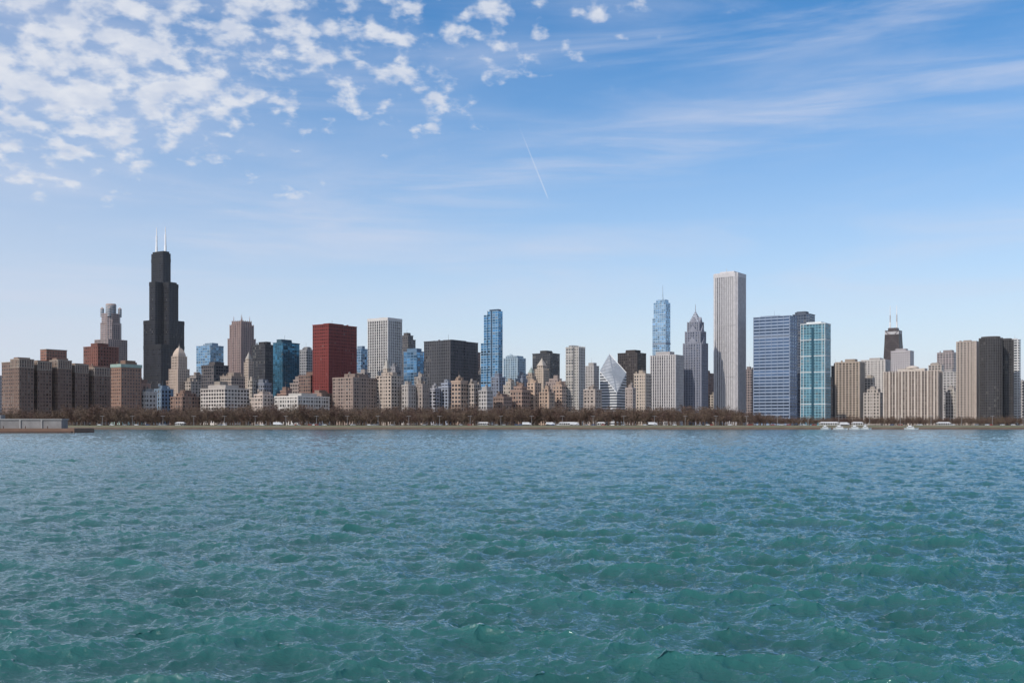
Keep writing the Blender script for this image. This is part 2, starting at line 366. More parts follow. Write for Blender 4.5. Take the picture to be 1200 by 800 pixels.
def diamond():
    D=2180; ox,oy,a,b=lot(703,734,D,1.); m=MB()
    P=[(0,0),(a,0),(a,b),(0,b)]; Z=[zt(435,D),zt(461,D),zt(437,D)*1.01,zt(415,D*1.02)]
    m.prism(P,0,0,0,3,ztop=Z)
    for i in range(4):
        j=(i+1)%4; p,q=P[i],P[j]
        m.face([(p[0],p[1],Z[i]+.3),(q[0],q[1],Z[j]+.3),(q[0],q[1],Z[j]+2.2),(p[0],p[1],Z[i]+2.2)],[(0,0)]*4,1)
    nv=np.cross(np.array([a,0,Z[1]-Z[0]]),np.array([0,b,Z[3]-Z[0]])); nv/=np.linalg.norm(nv)
    zat=lambda x,y: Z[0]+(Z[1]-Z[0])*x/a+(Z[3]-Z[0])*y/b
    for k in range(1,26):
        s=k/26
        cxy=np.array([a*(1-s),b*s]); half=min(s,1-s)
        for sg in (-1,1):
            p=cxy+np.array([a,b])*sg*.03; q=cxy+np.array([a,b])*sg*max(.031,half)
            d=.5
            def P3(xy,o,up): return (xy[0]+nv[0]*o,xy[1]+nv[1]*o,zat(*xy)+nv[2]*o+up)
            m.face([P3(p,d,0),P3(q,d,0),P3(q,d,1.6),P3(p,d,1.6)],[(0,0)]*4,1)
    m.obj('diamond_roof_skyscraper',[facade((.6,.6,.6),(.08,.10,.13),60,5.6,1.,.5,.4,.02),plain((.72,.72,.72)),ROOF,plain((.22,.24,.27),.4)],(ox,oy,0),ROT)
diamond()
tower('black_office_tower',724,757,413.5,2400,1.2,wall=(.055,.042,.04),glass=(.03,.028,.03),pitch=3,wf=.65,hf=.7,fin=(5,.7,.4))
tower('office_building',743,763,438,2150,1.,wall=(.46,.38,.31),pitch=3.5,fin=(7,1,.4))
def trump():
    D=2900; ox,oy,a,b=lot(764,785.5,D,1.5); m=MB()
    m.box(a*.12,0,a,b,0,zt(354,D)); m.box(0,b*.1,a*.12-.05,b*.9,0,zt(372,D)); m.box(a*.25,b*.15,a*.92,b*.85,zt(354,D),zt(350.5,D))
    m.bands(a*.12,0,a,b,8,zt(354,D),8,.8,.5); m.box0(a*.12-.7,-.7,a+.7,b+.7,zt(403,D),zt(401,D),3)
    m.cyl(a*.62,b*.5,1.8,1.4,zt(350.5,D),zt(345,D),1,8); m.cyl(a*.62,b*.5,1.2,.5,zt(345,D),zt(333,D),1,6)
    m.obj('silver_glass_skyscraper',[facade((.33,.43,.52),(.24,.40,.56),6,6,.85,.7,.85,.03),plain((.42,.52,.6),.4,.3),ROOF,plain((.2,.24,.3))],(ox,oy,0),ROT)
trump()
tower('limestone_office_tower',762,801,416,2260,1.6,wall=(.46,.43,.42),glass=(.06,.06,.07),pitch=3.4,floor=4,wf=.5,hf=.85,fin=(5.6,1.7,.6),pent=1.2,blind=.05)
def pru2():
    D=2300; ox,oy,a,b=lot(800.5,829.5,D,1.3); m=MB()
    def stage(i,z0,z1):
        x0,y0,x1,y1=a*i,b*i,a*(1-i),b*(1-i); m.box(x0,y0,x1,y1,z0,z1); m.fins(x0,y0,x1,y1,z0,z1+1.5,6.2,1.7,.8)
    z=[0,zt(402,D),zt(388,D),zt(377,D)]
    stage(0,z[0],z[1]); stage(.08,z[1],z[2]); stage(.17,z[2],z[3])
    for i,zz,h in ((.0,z[1],14),(.08,z[2],14),(.17,z[3],12)):
        x0,y0,x1,y1=a*i,b*i,a*(1-i),b*(1-i); cx,cy=(x0+x1)/2,(y0+y1)/2
        d=.25
        for (p,q,c) in (((x0+(x1-x0)*.2,y0+d),(x1-(x1-x0)*.2,y0+d),(cx,y0+d)),((x1-d,y0+(y1-y0)*.2),(x1-d,y1-(y1-y0)*.2),(x1-d,cy))):
            m.face([(p[0],p[1],zz),(q[0],q[1],zz),(c[0],c[1],zz+h)],[(0,0)]*3,1)
            m.face([(p[0],p[1],zz),(c[0],c[1],zz+h),(cx,cy,zz+h)],[(0,0)]*3,1); m.face([(q[0],q[1],zz),(cx,cy,zz+h),(c[0],c[1],zz+h)],[(0,0)]*3,1)
    i=.22; cx,cy=a/2,b/2
    m.prism([(a*i,b*i),(a*(1-i),b*i),(a*(1-i),b*(1-i)),(a*i,b*(1-i))],z[3],zt(363,D),3,3,top=[(cx-.4,cy-.4),(cx+.4,cy-.4),(cx+.4,cy+.4),(cx-.4,cy+.4)])
    m.cyl(cx,cy,.8,.3,zt(364,D),zt(355,D),1,6)
    m.obj('pyramid_spire_skyscraper',[facade((.17,.18,.22),(.035,.055,.10),3.6,5.4,.6,.6,.5),plain((.22,.225,.265)),ROOF,facade((.33,.35,.40),(.10,.12,.16),3,5,.5,.6,.3)],(ox,oy,0),ROT)
pru2()
def aon():
    D=2350; ox,oy,a,b=lot(836,874.5,D,1.,split=863.5); H=zt(319,D); m=MB(); c=3.2
    P=[(c,0),(a-c,0),(a-c,c),(a,c),(a,b-c),(a-c,b-c),(a-c,b),(c,b),(c,b-c),(0,b-c),(0,c),(c,c)]
    m.prism(P,0,H)
    m.fins(c+.01,0,a-c-.01,b,0,H,4.6,2.1,1.0); m.fins(0,c,a,b-c,0,H,4.6,2.1,1.02)
    m.box0(c-.1,-1.3,a-c+.1,b+1.3,H-9,H+.5,1); m.box0(-1.3,c,a+1.3,b-c,H-9.05,H+.45,1)
    m.box0(c-.1,-1.2,a-c+.1,b+1.2,H*.33,H*.33+1.2,3); m.box0(c-.1,-1.2,a-c+.1,b+1.2,H*.66,H*.66+1.2,3)
    m.box(a*.2,b*.2,a*.8,b*.8,H+.5,H+5,1,1); m.cyl(a*.4,b*.4,.5,.2,H+5,H+14,1,5)
    m.obj('white_granite_skyscraper',[facade((.40,.38,.38),(.08,.08,.09),4.6,5,.6,.9,.2,.03),plain((.51,.485,.485)),ROOF,plain((.36,.34,.34))],(ox,oy,0),ROT)
aon()
tower('office_building',873,884,433,2600,1.,wall=(.25,.2,.19))
tower('blue_glass_office_slab',883,934,370,2280,1.9,wall=(.23,.28,.37),glass=(.08,.13,.22),pitch=90,floor=4.4,wf=1.,hf=.55,metal=.6,band=(6.8,1.1,.5),fin=(13,.7,.65),blind=.02,pent=.3,trim=(.26,.31,.40))
tower('dark_glass_tower',929,955,368,2420,1.2,wall=(.10,.12,.16),glass=(.06,.085,.13),pitch=4,floor=4,wf=.8,hf=.7,metal=.6)
def onpark():
    D=2120; ox,oy,a,b=lot(938,973.5,D,2.2,split=967); H=zt(379,D); m=MB()
    m.box(0,0,a,b,0,H); m.bands(0,0,a,b,8,H,5.4,.4,.35,4)
    for x in (0.5,a*.12,a*.88,a-.5): m.box(x-.45,-.7,x+.45,-.02,0,H+1.5,1,1)
    m.box(a*.5-2.5,-.8,a*.5+2.5,-.02,0,H-6,3,3)
    for k in range(6): z=14+k*(H-14)/6; m.box0(-.5,-.75,a+.5,b+.5,z,z+1.5,1)
    m.box0(-.6,-.8,a+.6,b+.6,H,H+1.6,1); m.box(a*.2,b*.2,a*.8,b*.8,H+1.6,H+5,1,2)
    m.obj('teal_glass_condominium_tower',[facade((.16,.30,.35),(.035,.14,.20),6,5.4,.82,.72,.55,.06),plain((.56,.58,.58)),ROOF,plain((.025,.085,.12),.2,.5),plain((.28,.38,.41))],(ox,oy,0),ROT)
onpark()
tower('dark_office_tower',974,984,429,2500,1.,wall=(.06,.06,.065),glass=DGL)
tower('apartment_tower',979,1013,424,2450,1.5,wall=(.38,.31,.25),glass=(.04,.04,.04),pitch=5,floor=3.4,wf=.6,hf=.58,fin=(8,2.4,1.2),pent=1)
tower('apartment_tower',1009,1043,421.5,2550,1.4,wall=(.50,.46,.43),glass=(.05,.05,.055),pitch=5,floor=3.4,wf=.6,hf=.58,fin=(7.5,1.5,1.0),pent=.7)
def hancock():
    D=3700; ox,oy,a,b=lot(1031,1063,D,1.6,split=1057); H=zt(386,D); m=MB(); cx,cy=a/2,b/2; f=.62
    P=[(0,0),(a,0),(a,b),(0,b)]; T=[(cx+(x-cx)*f,cy+(y-cy)*f) for x,y in P]
    m.prism(P,0,H,0,2,top=T)
    lerp=lambda t,k,off: (P[k][0]+(T[k][0]-P[k][0])*t, P[k][1]+(T[k][1]-P[k][1])*t)
    n=6
    def strut(p,q,w,nx,ny):
        d=.8
        m.face([(p[0]+nx*d,p[1]+ny*d,p[2]-w),(q[0]+nx*d,q[1]+ny*d,q[2]-w),(q[0]+nx*d,q[1]+ny*d,q[2]+w),(p[0]+nx*d,p[1]+ny*d,p[2]+w)],[(0,0)]*4,1)
    for k in range(n):
        t0,t1=k/n,(k+1)/n
        for (i,j,nx,ny) in ((0,1,0,-1),(1,2,1,0)):
            A0=lerp(t0,i,0)+(H*t0,);B0=lerp(t0,j,0)+(H*t0,);A1=lerp(t1,i,0)+(H*t1,);B1=lerp(t1,j,0)+(H*t1,)
            strut(A0,B1,2,nx,ny); strut(B0,A1,2,nx,ny)
    m.prism([(cx+(x-cx)*f*1.02,cy+(y-cy)*f*1.03) for x,y in P],H-14,H-4,3,1)
    m.box(cx-a*.2,cy-b*.2,cx+a*.2,cy+b*.2,H,H+9,1,1)
    for x in (cx-a*.15,cx+a*.15):
        m.cyl(x,cy,3,2.8,H+9,H+30,4,8); m.cyl(x,cy,2.1,1.9,H+30,H+55,3,8); m.cyl(x,cy,1.4,.8,H+55,zt(356,D),4,6)
    m.obj('tapered_braced_skyscraper',[facade((.045,.03,.028),(.025,.02,.023),6,6,.6,.55,.3,.03),plain((.06,.04,.038),.5),ROOF,plain((.4,.38,.38)),plain((.7,.7,.7))],(ox,oy,0),ROT)
hancock()
tower('office_building',1044,1071,411,3000,1.4,wall=(.44,.40,.40),pitch=4,wf=.5,hf=.5)
def slab():
    D=2250; ox,oy,a,b=lot(1035,1104,D,3.2); H=zt(434,D); m=MB()
    m.box(0,0,a,b,0,H); n=17
    for k in range(n+1):
        x=a*k/n; w=1.5 if k%2 else 3.0; x=min(max(x,w/2),a-w/2); m.box(x-w/2,-1.6,x+w/2,-.02,0,H+1,1,1)
    for k in range(4):
        y=b*k/3; y=min(max(y,1),b-1); m.box(a+.02,y-1,a+1.3,y+1,0,H+1,1,1)
    m.bands(0,0,a,b,8,H,5.4,.45,.8,3)
    m.box(a*.25,b*.2,a*.75,b*.8,H,H+6,1,2)
    m.cyl(a*.5,b*.5,b*.35,b*.35,H+6,H+9,1,20)
    for k in range(3):
        m.cyl(a*.5,b*.5,b*.35*math.cos(k*.45),b*.35*math.cos((k+1)*.45),H+9+k*1.2,H+9+(k+1)*1.2,1,20)
    m.obj('apartment_slab',[facade((.28,.215,.175),(.03,.03,.035),5,5.4,.78,.68,.2,.15),plain((.50,.43,.37)),ROOF,plain((.36,.30,.26))],(ox,oy,0),ROT)
slab()
tower('office_tower',1098,1121,413,3000,1.4,wall=(.32,.27,.26),pitch=5,band=(8,1,.5))
tower('apartment_tower',1101,1124,436,2500,1.4,wall=(.44,.41,.39),pitch=5,band=(5.4,.8,.7))
tower('apartment_tower',1088,1106,428,2800,1.4,wall=(.42,.36,.31),pitch=5)
tower('apartment_tower',1121,1147,400,2250,1.6,wall=(.36,.30,.26),glass=(.05,.05,.05),pitch=4.5,floor=3.3,wf=.6,hf=.58,fin=(7,2.2,1.0),pent=.4)
def curved(name,l,r,top,D,wall,trim,glass):
    ox,oy,a,b=lot(l,r,D,1.3); H=zt(top,D); m=MB(); P=ngon(a/2,b/2,a*.60,b*.62,28)
    m.prism(P,0,H)
    for k in range(0,28):
        x,y=P[k]; dx,dy=x-a/2,y-b/2; L=math.hypot(dx,dy); x+=dx/L*.3; y+=dy/L*.3
        m.box(x-.5,y-.5,x+.5,y+.5,0,H+1,1,1)
    z=10
    while z<H: m.prism(ngon(a/2,b/2,a*.60+.45,b*.62+.45,28),z,z+.6,3,3); z+=5.2
    m.prism(ngon(a/2,b/2,a*.5,b*.5,20),H,H+3.5,1,2)
    m.obj(name,[facade(wall,glass,5,5.2,.8,.7,.4,.05),plain(trim),ROOF,plain(tuple(c*.9 for c in trim))],(ox,oy,0),ROT)
curved('curved_bronze_apartment_tower',1148,1174,395.5,2150,(.045,.04,.04),(.065,.06,.06),(.03,.03,.035))
curved('curved_bronze_apartment_tower',1168,1187,398,2180,(.045,.04,.04),(.065,.06,.06),(.03,.03,.035))
tower('white_apartment_tower',1183,1196,398,2250,1.2,wall=(.58,.57,.56),glass=(.06,.07,.08),pitch=5,floor=3.4,wf=.7,hf=.6,band=(5.4,.8,.8),pent=.3)
tower('apartment_tower',1197,1226,446,2300,1.2,wall=(.45,.42,.4))
for l,r,t in ((-60,-25,425),(-28,4,440),(1228,1262,405),(1262,1310,440),(-105,-58,410)):
    tower('apartment_tower',l,r,t,2100,1.,wall=random.choice([TAN,GREY,BROWN]))

# =========================================================== boulevard street wall + infill
rows=[ # l,r,top,D,wall
(158,176,452,1800,(.30,.18,.14)),(163,184,459,1790,(.38,.36,.34)),(181,203,455,1850,(.18,.24,.31)),(195,217,448,2050,(.20,.14,.11)),
(200,236,460,1800,(.24,.155,.12)),(215,236,446,1950,(.38,.32,.27)),(235,292,457,1780,(.48,.43,.39)),(246,275,451,1900,(.36,.31,.26)),
(290,300,446,1900,(.42,.36,.3)),(292,325,463,1800,(.46,.38,.33)),(300,318,451,1900,(.20,.21,.24)),(322,386,465,1780,(.52,.48,.44)),(325,345,458,1900,(.26,.165,.13)),
(340,362,446,2100,(.30,.24,.21)),(362,390,461,1850,(.28,.19,.15)),(390,442,444,1820,(.27,.20,.165)),(441,473,441,1850,(.45,.37,.31)),(418,434,436,2150,(.36,.32,.3)),
(471,487,452,1850,(.38,.34,.31)),(484,505,449,1860,(.30,.25,.22)),(503,516,455,1870,(.34,.33,.35)),(514,533,450,1880,(.26,.28,.33)),(486,500,443,2000,(.34,.3,.27)),
(529,548,447,1850,(.36,.26,.20)),(546,563,451,1860,(.42,.35,.30)),(561,578,458,1850,(.42,.39,.37)),
(576,592,443,2050,(.18,.20,.25)),(578,600,464,1880,(.24,.17,.14)),(590,606,447,2000,(.42,.36,.3)),(598,622,455,1900,(.28,.19,.15)),(604,618,441,2120,(.22,.24,.28)),
(618,634,450,1930,(.48,.35,.26)),(632,650,455,1900,(.38,.27,.20)),(648,664,452,1930,(.42,.30,.23)),(640,662,443,2100,(.32,.25,.22)),(684,705,457,2000,(.36,.3,.26)),
(733,745,456,2050,(.34,.28,.25)),(812,838,438,2500,(.22,.14,.12)),(757,766,445,2300,(.32,.25,.21)),(1012,1036,455,2350,(.42,.37,.33)),(1108,1122,456,2300,(.44,.40,.37)),(560,566,436,2300,(.24,.22,.21)),
(150,166,444,2000,(.22,.2,.2)),(268,290,447,2100,(.18,.16,.16)),(380,400,437,2250,(.22,.2,.2)),(398,420,449,1950,(.2,.12,.09)),(455,470,430,2250,(.28,.27,.28))]
for l,r,t,D,w in rows:
    tower('masonry_office_building',l,r,t+random.uniform(-1.5,1.5),D,random.uniform(.7,1.3),wall=w,glass=(.025,.025,.03),pitch=random.uniform(3.2,4.6),floor=random.uniform(3.6,4.6),
          wf=random.uniform(.48,.66),hf=random.uniform(.52,.66),metal=.1,fin=(random.uniform(7,11),1.3,.4) if random.random()<.6 else None,
          band=(random.choice([9,13,17]),.9,.55) if random.random()<.5 else None,base=random.choice([None,12,14]),blind=.15,tank=random.random()<.4,
          crown=random.choice([0,1,1.5]),steps=random.choice([(),(),((.18,4),)]))
x=140.
while x<1200:
    w=random.uniform(9,26)
    w0=random.choice([TAN,LIME,GREY,BROWN,(.24,.15,.12),(.2,.22,.26),(.12,.12,.13),(.3,.27,.25)])
    if not(836<x<880): tower('background_building',x,x+w,random.uniform(441,466),random.uniform(2450,2950),1.,wall=w0,pitch=random.uniform(3.4,5),fin=(8,1,.4) if random.random()<.5 else None)
    x+=w*random.uniform(.8,1.3)
spire_tower('spired_tower',447,460,437,417,1980,(.46,.38,.31),(.35,.32,.28))

# =========================================================== land
def land():
    prof=[(1100,-2,3),(1100.01,.9,3),(1104,.95,3),(1104.02,2.0,3),(1112,2.1,1),(1150,3.1,1),(1185,4.1,1),(1192,4.15,2),(1215,4.2,2),(1217,4.35,1),(1700,4.5,1),(1705,4.5,0),(40000,4.5,0)]
    xs=[-40000,-3000]+list(np.linspace(-2000,2000,81))+[3000,40000]
    v=[];f=[];mi=[]
    for (y,z,mm) in prof:
        for x in xs: v.append((x,y,z))
    n=len(xs)
    for j in range(len(prof)-1):
        for i in range(n-1):
            f.append((j*n+i,j*n+i+1,(j+1)*n+i+1,(j+1)*n+i)); mi.append(prof[j][2])
    me=bpy.data.meshes.new('ground'); me.from_pydata(v,[],f)
    grass=bpy.data.materials.new('grass'); grass.use_nodes=True; N=NT(grass.node_tree); b=N.n['Principled BSDF']
    tc=N.new('ShaderNodeTexCoord'); n1=N.noise(tc.outputs['Object'],.02,5,.6); n2=N.noise(tc.outputs['Object'],.4,4,.6)
    c=N.mix(N.mr(n1,.4,.6),(.13,.125,.05,1),(.19,.15,.095,1)); c=N.mix(N.mr(n2,.3,.7),c,(.09,.09,.04,1)); N.l.new(c,b.inputs['Base Color']); b.inputs['Roughness'].default_value=.95
    for m_ in (plain((.22,.21,.2)),grass,plain((.06,.06,.062)),plain((.15,.105,.08),.9,0,.6,.08)): me.materials.append(m_)
    me.polygons.foreach_set('material_index',mi)
    o=bpy.data.objects.new('ground',me); scene.collection.objects.link(o)
land()

def jetty():
    m=MB(); 
    m.box(-520,0,-221,26,-3,2.3,1,1)
    m.box(-520,-1.2,-222,-.02,-3,.9,2,2)
    m.box(-520,6,-230,14,2.32,6.6,0,0); m.box(-520,5.6,-229.5,14.4,6.62,7.2,3,3)
    for k in range(26): 
        x=-515+k*11; m.box(x-.4,5.55,x+.4,5.98,2.32,6.6,3,3)
    for k in range(26):
        x=-515+k*11.2; m.cyl(x,1.2,.22,.2,2.3,3.5,2,6)
    m.box(-300,8,-262,13,7.22,9.2,0,3)
    m.obj('stone_jetty',[plain((.20,.19,.185),.85,0,.5,.2),plain((.17,.10,.07),.85,0,.5,.1),plain((.09,.05,.038),.8,0,.5,.3),plain((.27,.26,.25))],(0,545,0),0)
jetty()

# =========================================================== bare trees (one distant mass)
def tree_variant(rng,h):
    V=[];Fc=[];
    def seg(p,q,r0,r1,n=4):
        p=np.array(p);q=np.array(q); d=q-p; d/=np.linalg.norm(d)+1e-9; a=np.cross(d,[.3,.5,.81]); a/=np.linalg.norm(a); b=np.cross(d,a)
        i=len(V)
        for c,r in ((p,r0),(q,r1)):
            for k in range(n):
                t=2*math.pi*k/n; V.append(tuple(c+r*(a*math.cos(t)+b*math.sin(t))))
        for k in range(n): k2=(k+1)%n; Fc.append((i+k,i+k2,i+n+k2)); Fc.append((i+k,i+n+k2,i+n+k))
    top=np.array([rng.uniform(-.4,.4),rng.uniform(-.4,.4),h*.25]); seg((0,0,0),top,.42,.3,6)
    tips=[]
    for k in range(9):
        t=rng.uniform(0,2*math.pi); sp=rng.uniform(.12,.4)*h; e=top+np.array([math.cos(t)*sp,math.sin(t)*sp,h*rng.uniform(.2,.68)])
        mid=(top+e)/2+np.array([math.cos(t),math.sin(t),0])*sp*.15
        seg(top,mid,.22,.15); seg(mid,e,.15,.06); tips+=[mid,e,(mid+e)/2]
        for _ in range(3):
            e2=mid+(e-mid)*rng.uniform(.2,1)+rng.normal(0,h*.085,3); seg(mid,e2,.09,.04,3); tips.append(e2)
    for _ in range(330):
        p=tips[rng.integers(len(tips))]; d=rng.normal(0,1,3); d[2]=abs(d[2])*.9; d/=np.linalg.norm(d); L=rng.uniform(.9,2.6)
        s=np.cross(d,rng.normal(0,1,3)); s/=np.linalg.norm(s)+1e-9; w=rng.uniform(.10,.26)
        i=len(V); p0=p+rng.normal(0,.8,3); V.append(tuple(p0-s*w)); V.append(tuple(p0+s*w)); V.append(tuple(p0+d*L)); Fc.append((i,i+1,i+2))
    return np.array(V),np.array(Fc)
def trees():
    rng=np.random.default_rng(3)
    vs=[tree_variant(rng,18.) for _ in range(8)]
    AV=[];AF=[];off=0
    def add(x,y,s,sz):
        nonlocal off
        V,Fc=vs[rng.integers(8)]; t=rng.uniform(0,6.28); c,sn=math.cos(t),math.sin(t)
        P=np.stack([(V[:,0]*c-V[:,1]*sn)*s+x,(V[:,0]*sn+V[:,1]*c)*s+y,V[:,2]*sz+4.1],1)
        AV.append(P); AF.append(Fc+off); off+=len(P)
    for row in range(9):
        D=1225+row*36
        xx=-660 
        while xx<700:
            px=600+xx/D*F
            tall=1/(1+math.exp((px-880)/14))
            s=rng.uniform(.42,.66)*(1-tall)+rng.uniform(.88,1.38)*tall
            if px<70: s*=.8
            s*=1+.12*math.sin(xx*.021+row)
            if rng.random()<.93: add(xx+rng.uniform(-3,3),D+rng.uniform(-14,14),s*rng.uniform(.95,1.25),s)
            xx+=rng.uniform(5.5,9.5)
    V=np.concatenate(AV);Fc=np.concatenate(AF)
    me=bpy.data.meshes.new('bare_tree_belt'); me.vertices.add(len(V)); me.vertices.foreach_set('co',V.astype(np.float32).ravel())
    me.loops.add(Fc.size); me.loops.foreach_set('vertex_index',Fc.astype(np.int32).ravel())
    me.polygons.add(len(Fc)); me.polygons.foreach_set('loop_start',np.arange(0,Fc.size,3,dtype=np.int32)); me.update(calc_edges=True)
    m=bpy.data.materials.new('bark'); m.use_nodes=True; N=NT(m.node_tree); b=N.n['Principled BSDF']
    tc=N.new('ShaderNodeTexCoord'); n1=N.noise(tc.outputs['Object'],.05,3,.6)
    N.l.new(N.mix(N.mr(n1,.35,.65),(.085,.048,.038,1),(.14,.098,.068,1)),b.inputs['Base Color']); b.inputs['Roughness'].default_value=.95
    me.materials.append(m)
    o=bpy.data.objects.new('bare_tree_belt',me); scene.collection.objects.link(o)
trees()

# =========================================================== vehicles, boats, lamps on the shore
def car_mesh(col):
    m=MB(); L,W=4.6,1.85
    prof=[(-2.3,.35),(2.3,.35),(2.3,.75),(2.2,.9),(1.2,1.0),(.5,1.48),(-1.1,1.5),(-1.9,1.02),(-2.25,.95)]
    n=len(prof)
    for s,y in ((1,-W/2),(-1,W/2)):
        pts=[(x,y,z) for x,z in prof]; pts=pts if s>0 else pts[::-1]; m.face(pts,[(0,0)]*n,0)
    for i in range(n):
        j=(i+1)%n; (x0,z0),(x1,z1)=prof[i],prof[j]; mat=1 if i in (4,6) else 0
        m.face([(x0,-W/2,z0),(x0,W/2,z0),(x1,W/2,z1),(x1,-W/2,z1)],[(0,0)]*4,mat)
    for y in (-W/2-.01,W/2+.01): m.face([(1.0,y,1.04),(.45,y,1.4),(-1.05,y,1.42),(-1.65,y,1.04)],[(0,0)]*4,1)
    for x in (-1.45,1.45):
        for y in (-W/2-.04,W/2-.18):
            i=12; P=[(x+.34*math.cos(2*math.pi*k/i),.34+.34*math.sin(2*math.pi*k/i)) for k in range(i)]
            for yy in (y,y+.22): m.face([(a,yy,z) for a,z in P],[(0,0)]*i,2)
            for k in range(i): k2=(k+1)%i; m.face([(P[k][0],y,P[k][1]),(P[k2][0],y,P[k2][1]),(P[k2][0],y+.22,P[k2][1]),(P[k][0],y+.22,P[k][1])],[(0,0)]*4,2)
    return m.obj('car',[plain(col,.3),plain((.02,.025,.03),.1),plain((.02,.02,.02))])
protos=[car_mesh(c) for c in ((.75,.75,.75),(.04,.04,.045),(.35,.36,.38),(.35,.04,.03),(.06,.1,.22))]
for i in range(80):
    p=protos[random.choice([0,0,1,2,2,3,4])]; px=random.uniform(90,1190); lane=random.choice([1196,1200,1207,1211]); 
    if i<len(protos): o=protos[i]
    else: o=bpy.data.objects.new('car',p.data); scene.collection.objects.link(o)
    o.location=((px-600)/F*lane,lane,4.22); o.rotation_euler=(0,0,0 if lane<1203 else math.pi)
def truck(px,D,ln=10):
    m=MB(); m.box(0,0,ln*.78,2.6,1.0,3.6,0,0); m.box(ln*.8,.1,ln,2.5,.6,2.9,1,1); m.box(ln*.9,.05,ln+.03,2.55,1.8,2.6,2,2); m.box(0,.3,ln,2.3,.55,.98,2,2)
    for x in (1.2,2.3,ln-1.1):
        for y in (0,2.3):
            P=[(x+.5*math.cos(k*.524),.5+.5*math.sin(k*.524)) for k in range(12)]
            for yy in (y,y+.3): m.face([(a,yy,z) for a,z in P],[(0,0)]*12,2)
    m.obj('delivery_truck',[plain((.7,.7,.7),.4),plain((.6,.6,.62),.3),plain((.03,.03,.03))],((px-600)/F*D,D,4.2))
for px in (612,640,668,760,985,320): truck(px,1198+random.choice([0,10]))
def boat(px,D,L=14):
    m=MB(); 
    hull=[(-L/2,-1.8),(L*.25,-2.0),(L/2,0),(L*.25,2.0),(-L/2,1.8)]; low=[(x*.9,y*.6) for x,y in hull]
    m.prism(low,-.3,1.5,0,0,top=hull); m.box(-L*.3,-1.3,L*.15,1.3,1.52,3.0,0,0); m.box(-L*.28,-1.34,L*.13,1.34,2.1,2.6,1,1); m.box(-L*.2,-1.0,0,1.0,3.02,4.0,0,0); m.cyl(-L*.1,0,.06,.03,4.0,7.5,0,5)
    m.obj('motor_yacht',[plain((.65,.65,.65),.3),plain((.03,.035,.04),.1)],((px-600)/F*D,D,.05),random.uniform(-.3,.3))
for px in (968,985,1003,1015,1068): boat(px,1085+random.uniform(-6,6),random.uniform(10,15))
def lamp(px):
    m=MB(); m.cyl(0,0,.16,.09,0,10.5,0,6); m.box0(-1.8,-.08,1.8,.08,10.3,10.5,0); m.box0(-2.5,-.22,-1.6,.22,10.15,10.32,0); m.box0(1.6,-.22,2.5,.22,10.15,10.32,0); return m.obj('street_lamp',[plain((.4,.4,.4),.5)],((px-600)/F*1204,1204,4.2))
l0=lamp(120)
for px in range(155,1200,36):
    o=bpy.data.objects.new('street_lamp',l0.data); scene.collection.objects.link(o); o.location=((px-600)/F*1204,1204,4.2)
def pavilion(px,D,w):
    m=MB(); m.box(0,0,w,7,0,2.6,0,1); m.prism([(-.5,-.5),(w+.5,-.5),(w+.5,7.5),(-.5,7.5)],2.62,4.0,1,1,top=[(1.5,3.4),(w-1.5,3.4),(w-1.5,3.6),(1.5,3.6)])
    m.obj('park_pavilion',[facade((.45,.43,.4),(.05,.05,.05),2.5,3.3,.5,.6,.1),plain((.5,.49,.48))],((px-600)/F*D,D,4.15))
for px,D,w in ((560,1218,12),(655,1218,18),(700,1218,9),(962,1170,20),(1000,1165,11),(1100,1218,14),(205,1218,10)): pavilion(px,D,w)

# =========================================================== water
def field(L,N,seed,lp,wd,rms,chop,lmin=0.,pw=4.,spread=.9):
    rng=np.random.default_rng(seed)
    k1=2*np.pi*np.fft.fftfreq(N,L/N); KX,KY=np.meshgrid(k1,k1,indexing='ij'); K=np.hypot(KX,KY); K[0,0]=1
    kp=2*np.pi/lp; th=np.arctan2(KY,KX)-wd
    P=np.exp(-(kp/K)**2)/K**pw*(np.cos(th)**2*spread+1-spread)*np.exp(-(K*.012)**2); P[0,0]=0
    H=(rng.normal(size=K.shape)+1j*rng.normal(size=K.shape))*np.sqrt(P)
    s=rms/np.fft.ifft2(H).real.std()
    if lmin: H=H*np.exp(-(K*lmin/6.28)**4)
    h=np.fft.ifft2(H).real*s; dx=np.fft.ifft2(1j*KX/K*H).real*s*chop; dy=np.fft.ifft2(1j*KY/K*H).real*s*chop
    return np.stack([dx,dy,h],-1)
def samp(Fd,L,x,y):
    N=Fd.shape[0]; u=(x/L*N)%N; v=(y/L*N)%N; i=np.floor(u).astype(int); j=np.floor(v).astype(int); fu=(u-i)[...,None]; fv=(v-j)[...,None]
    i%=N; j%=N; i2=(i+1)%N; j2=(j+1)%N
    return Fd[i,j]*(1-fu)*(1-fv)+Fd[i2,j]*fu*(1-fv)+Fd[i,j2]*(1-fu)*fv+Fd[i2,j2]*fu*fv
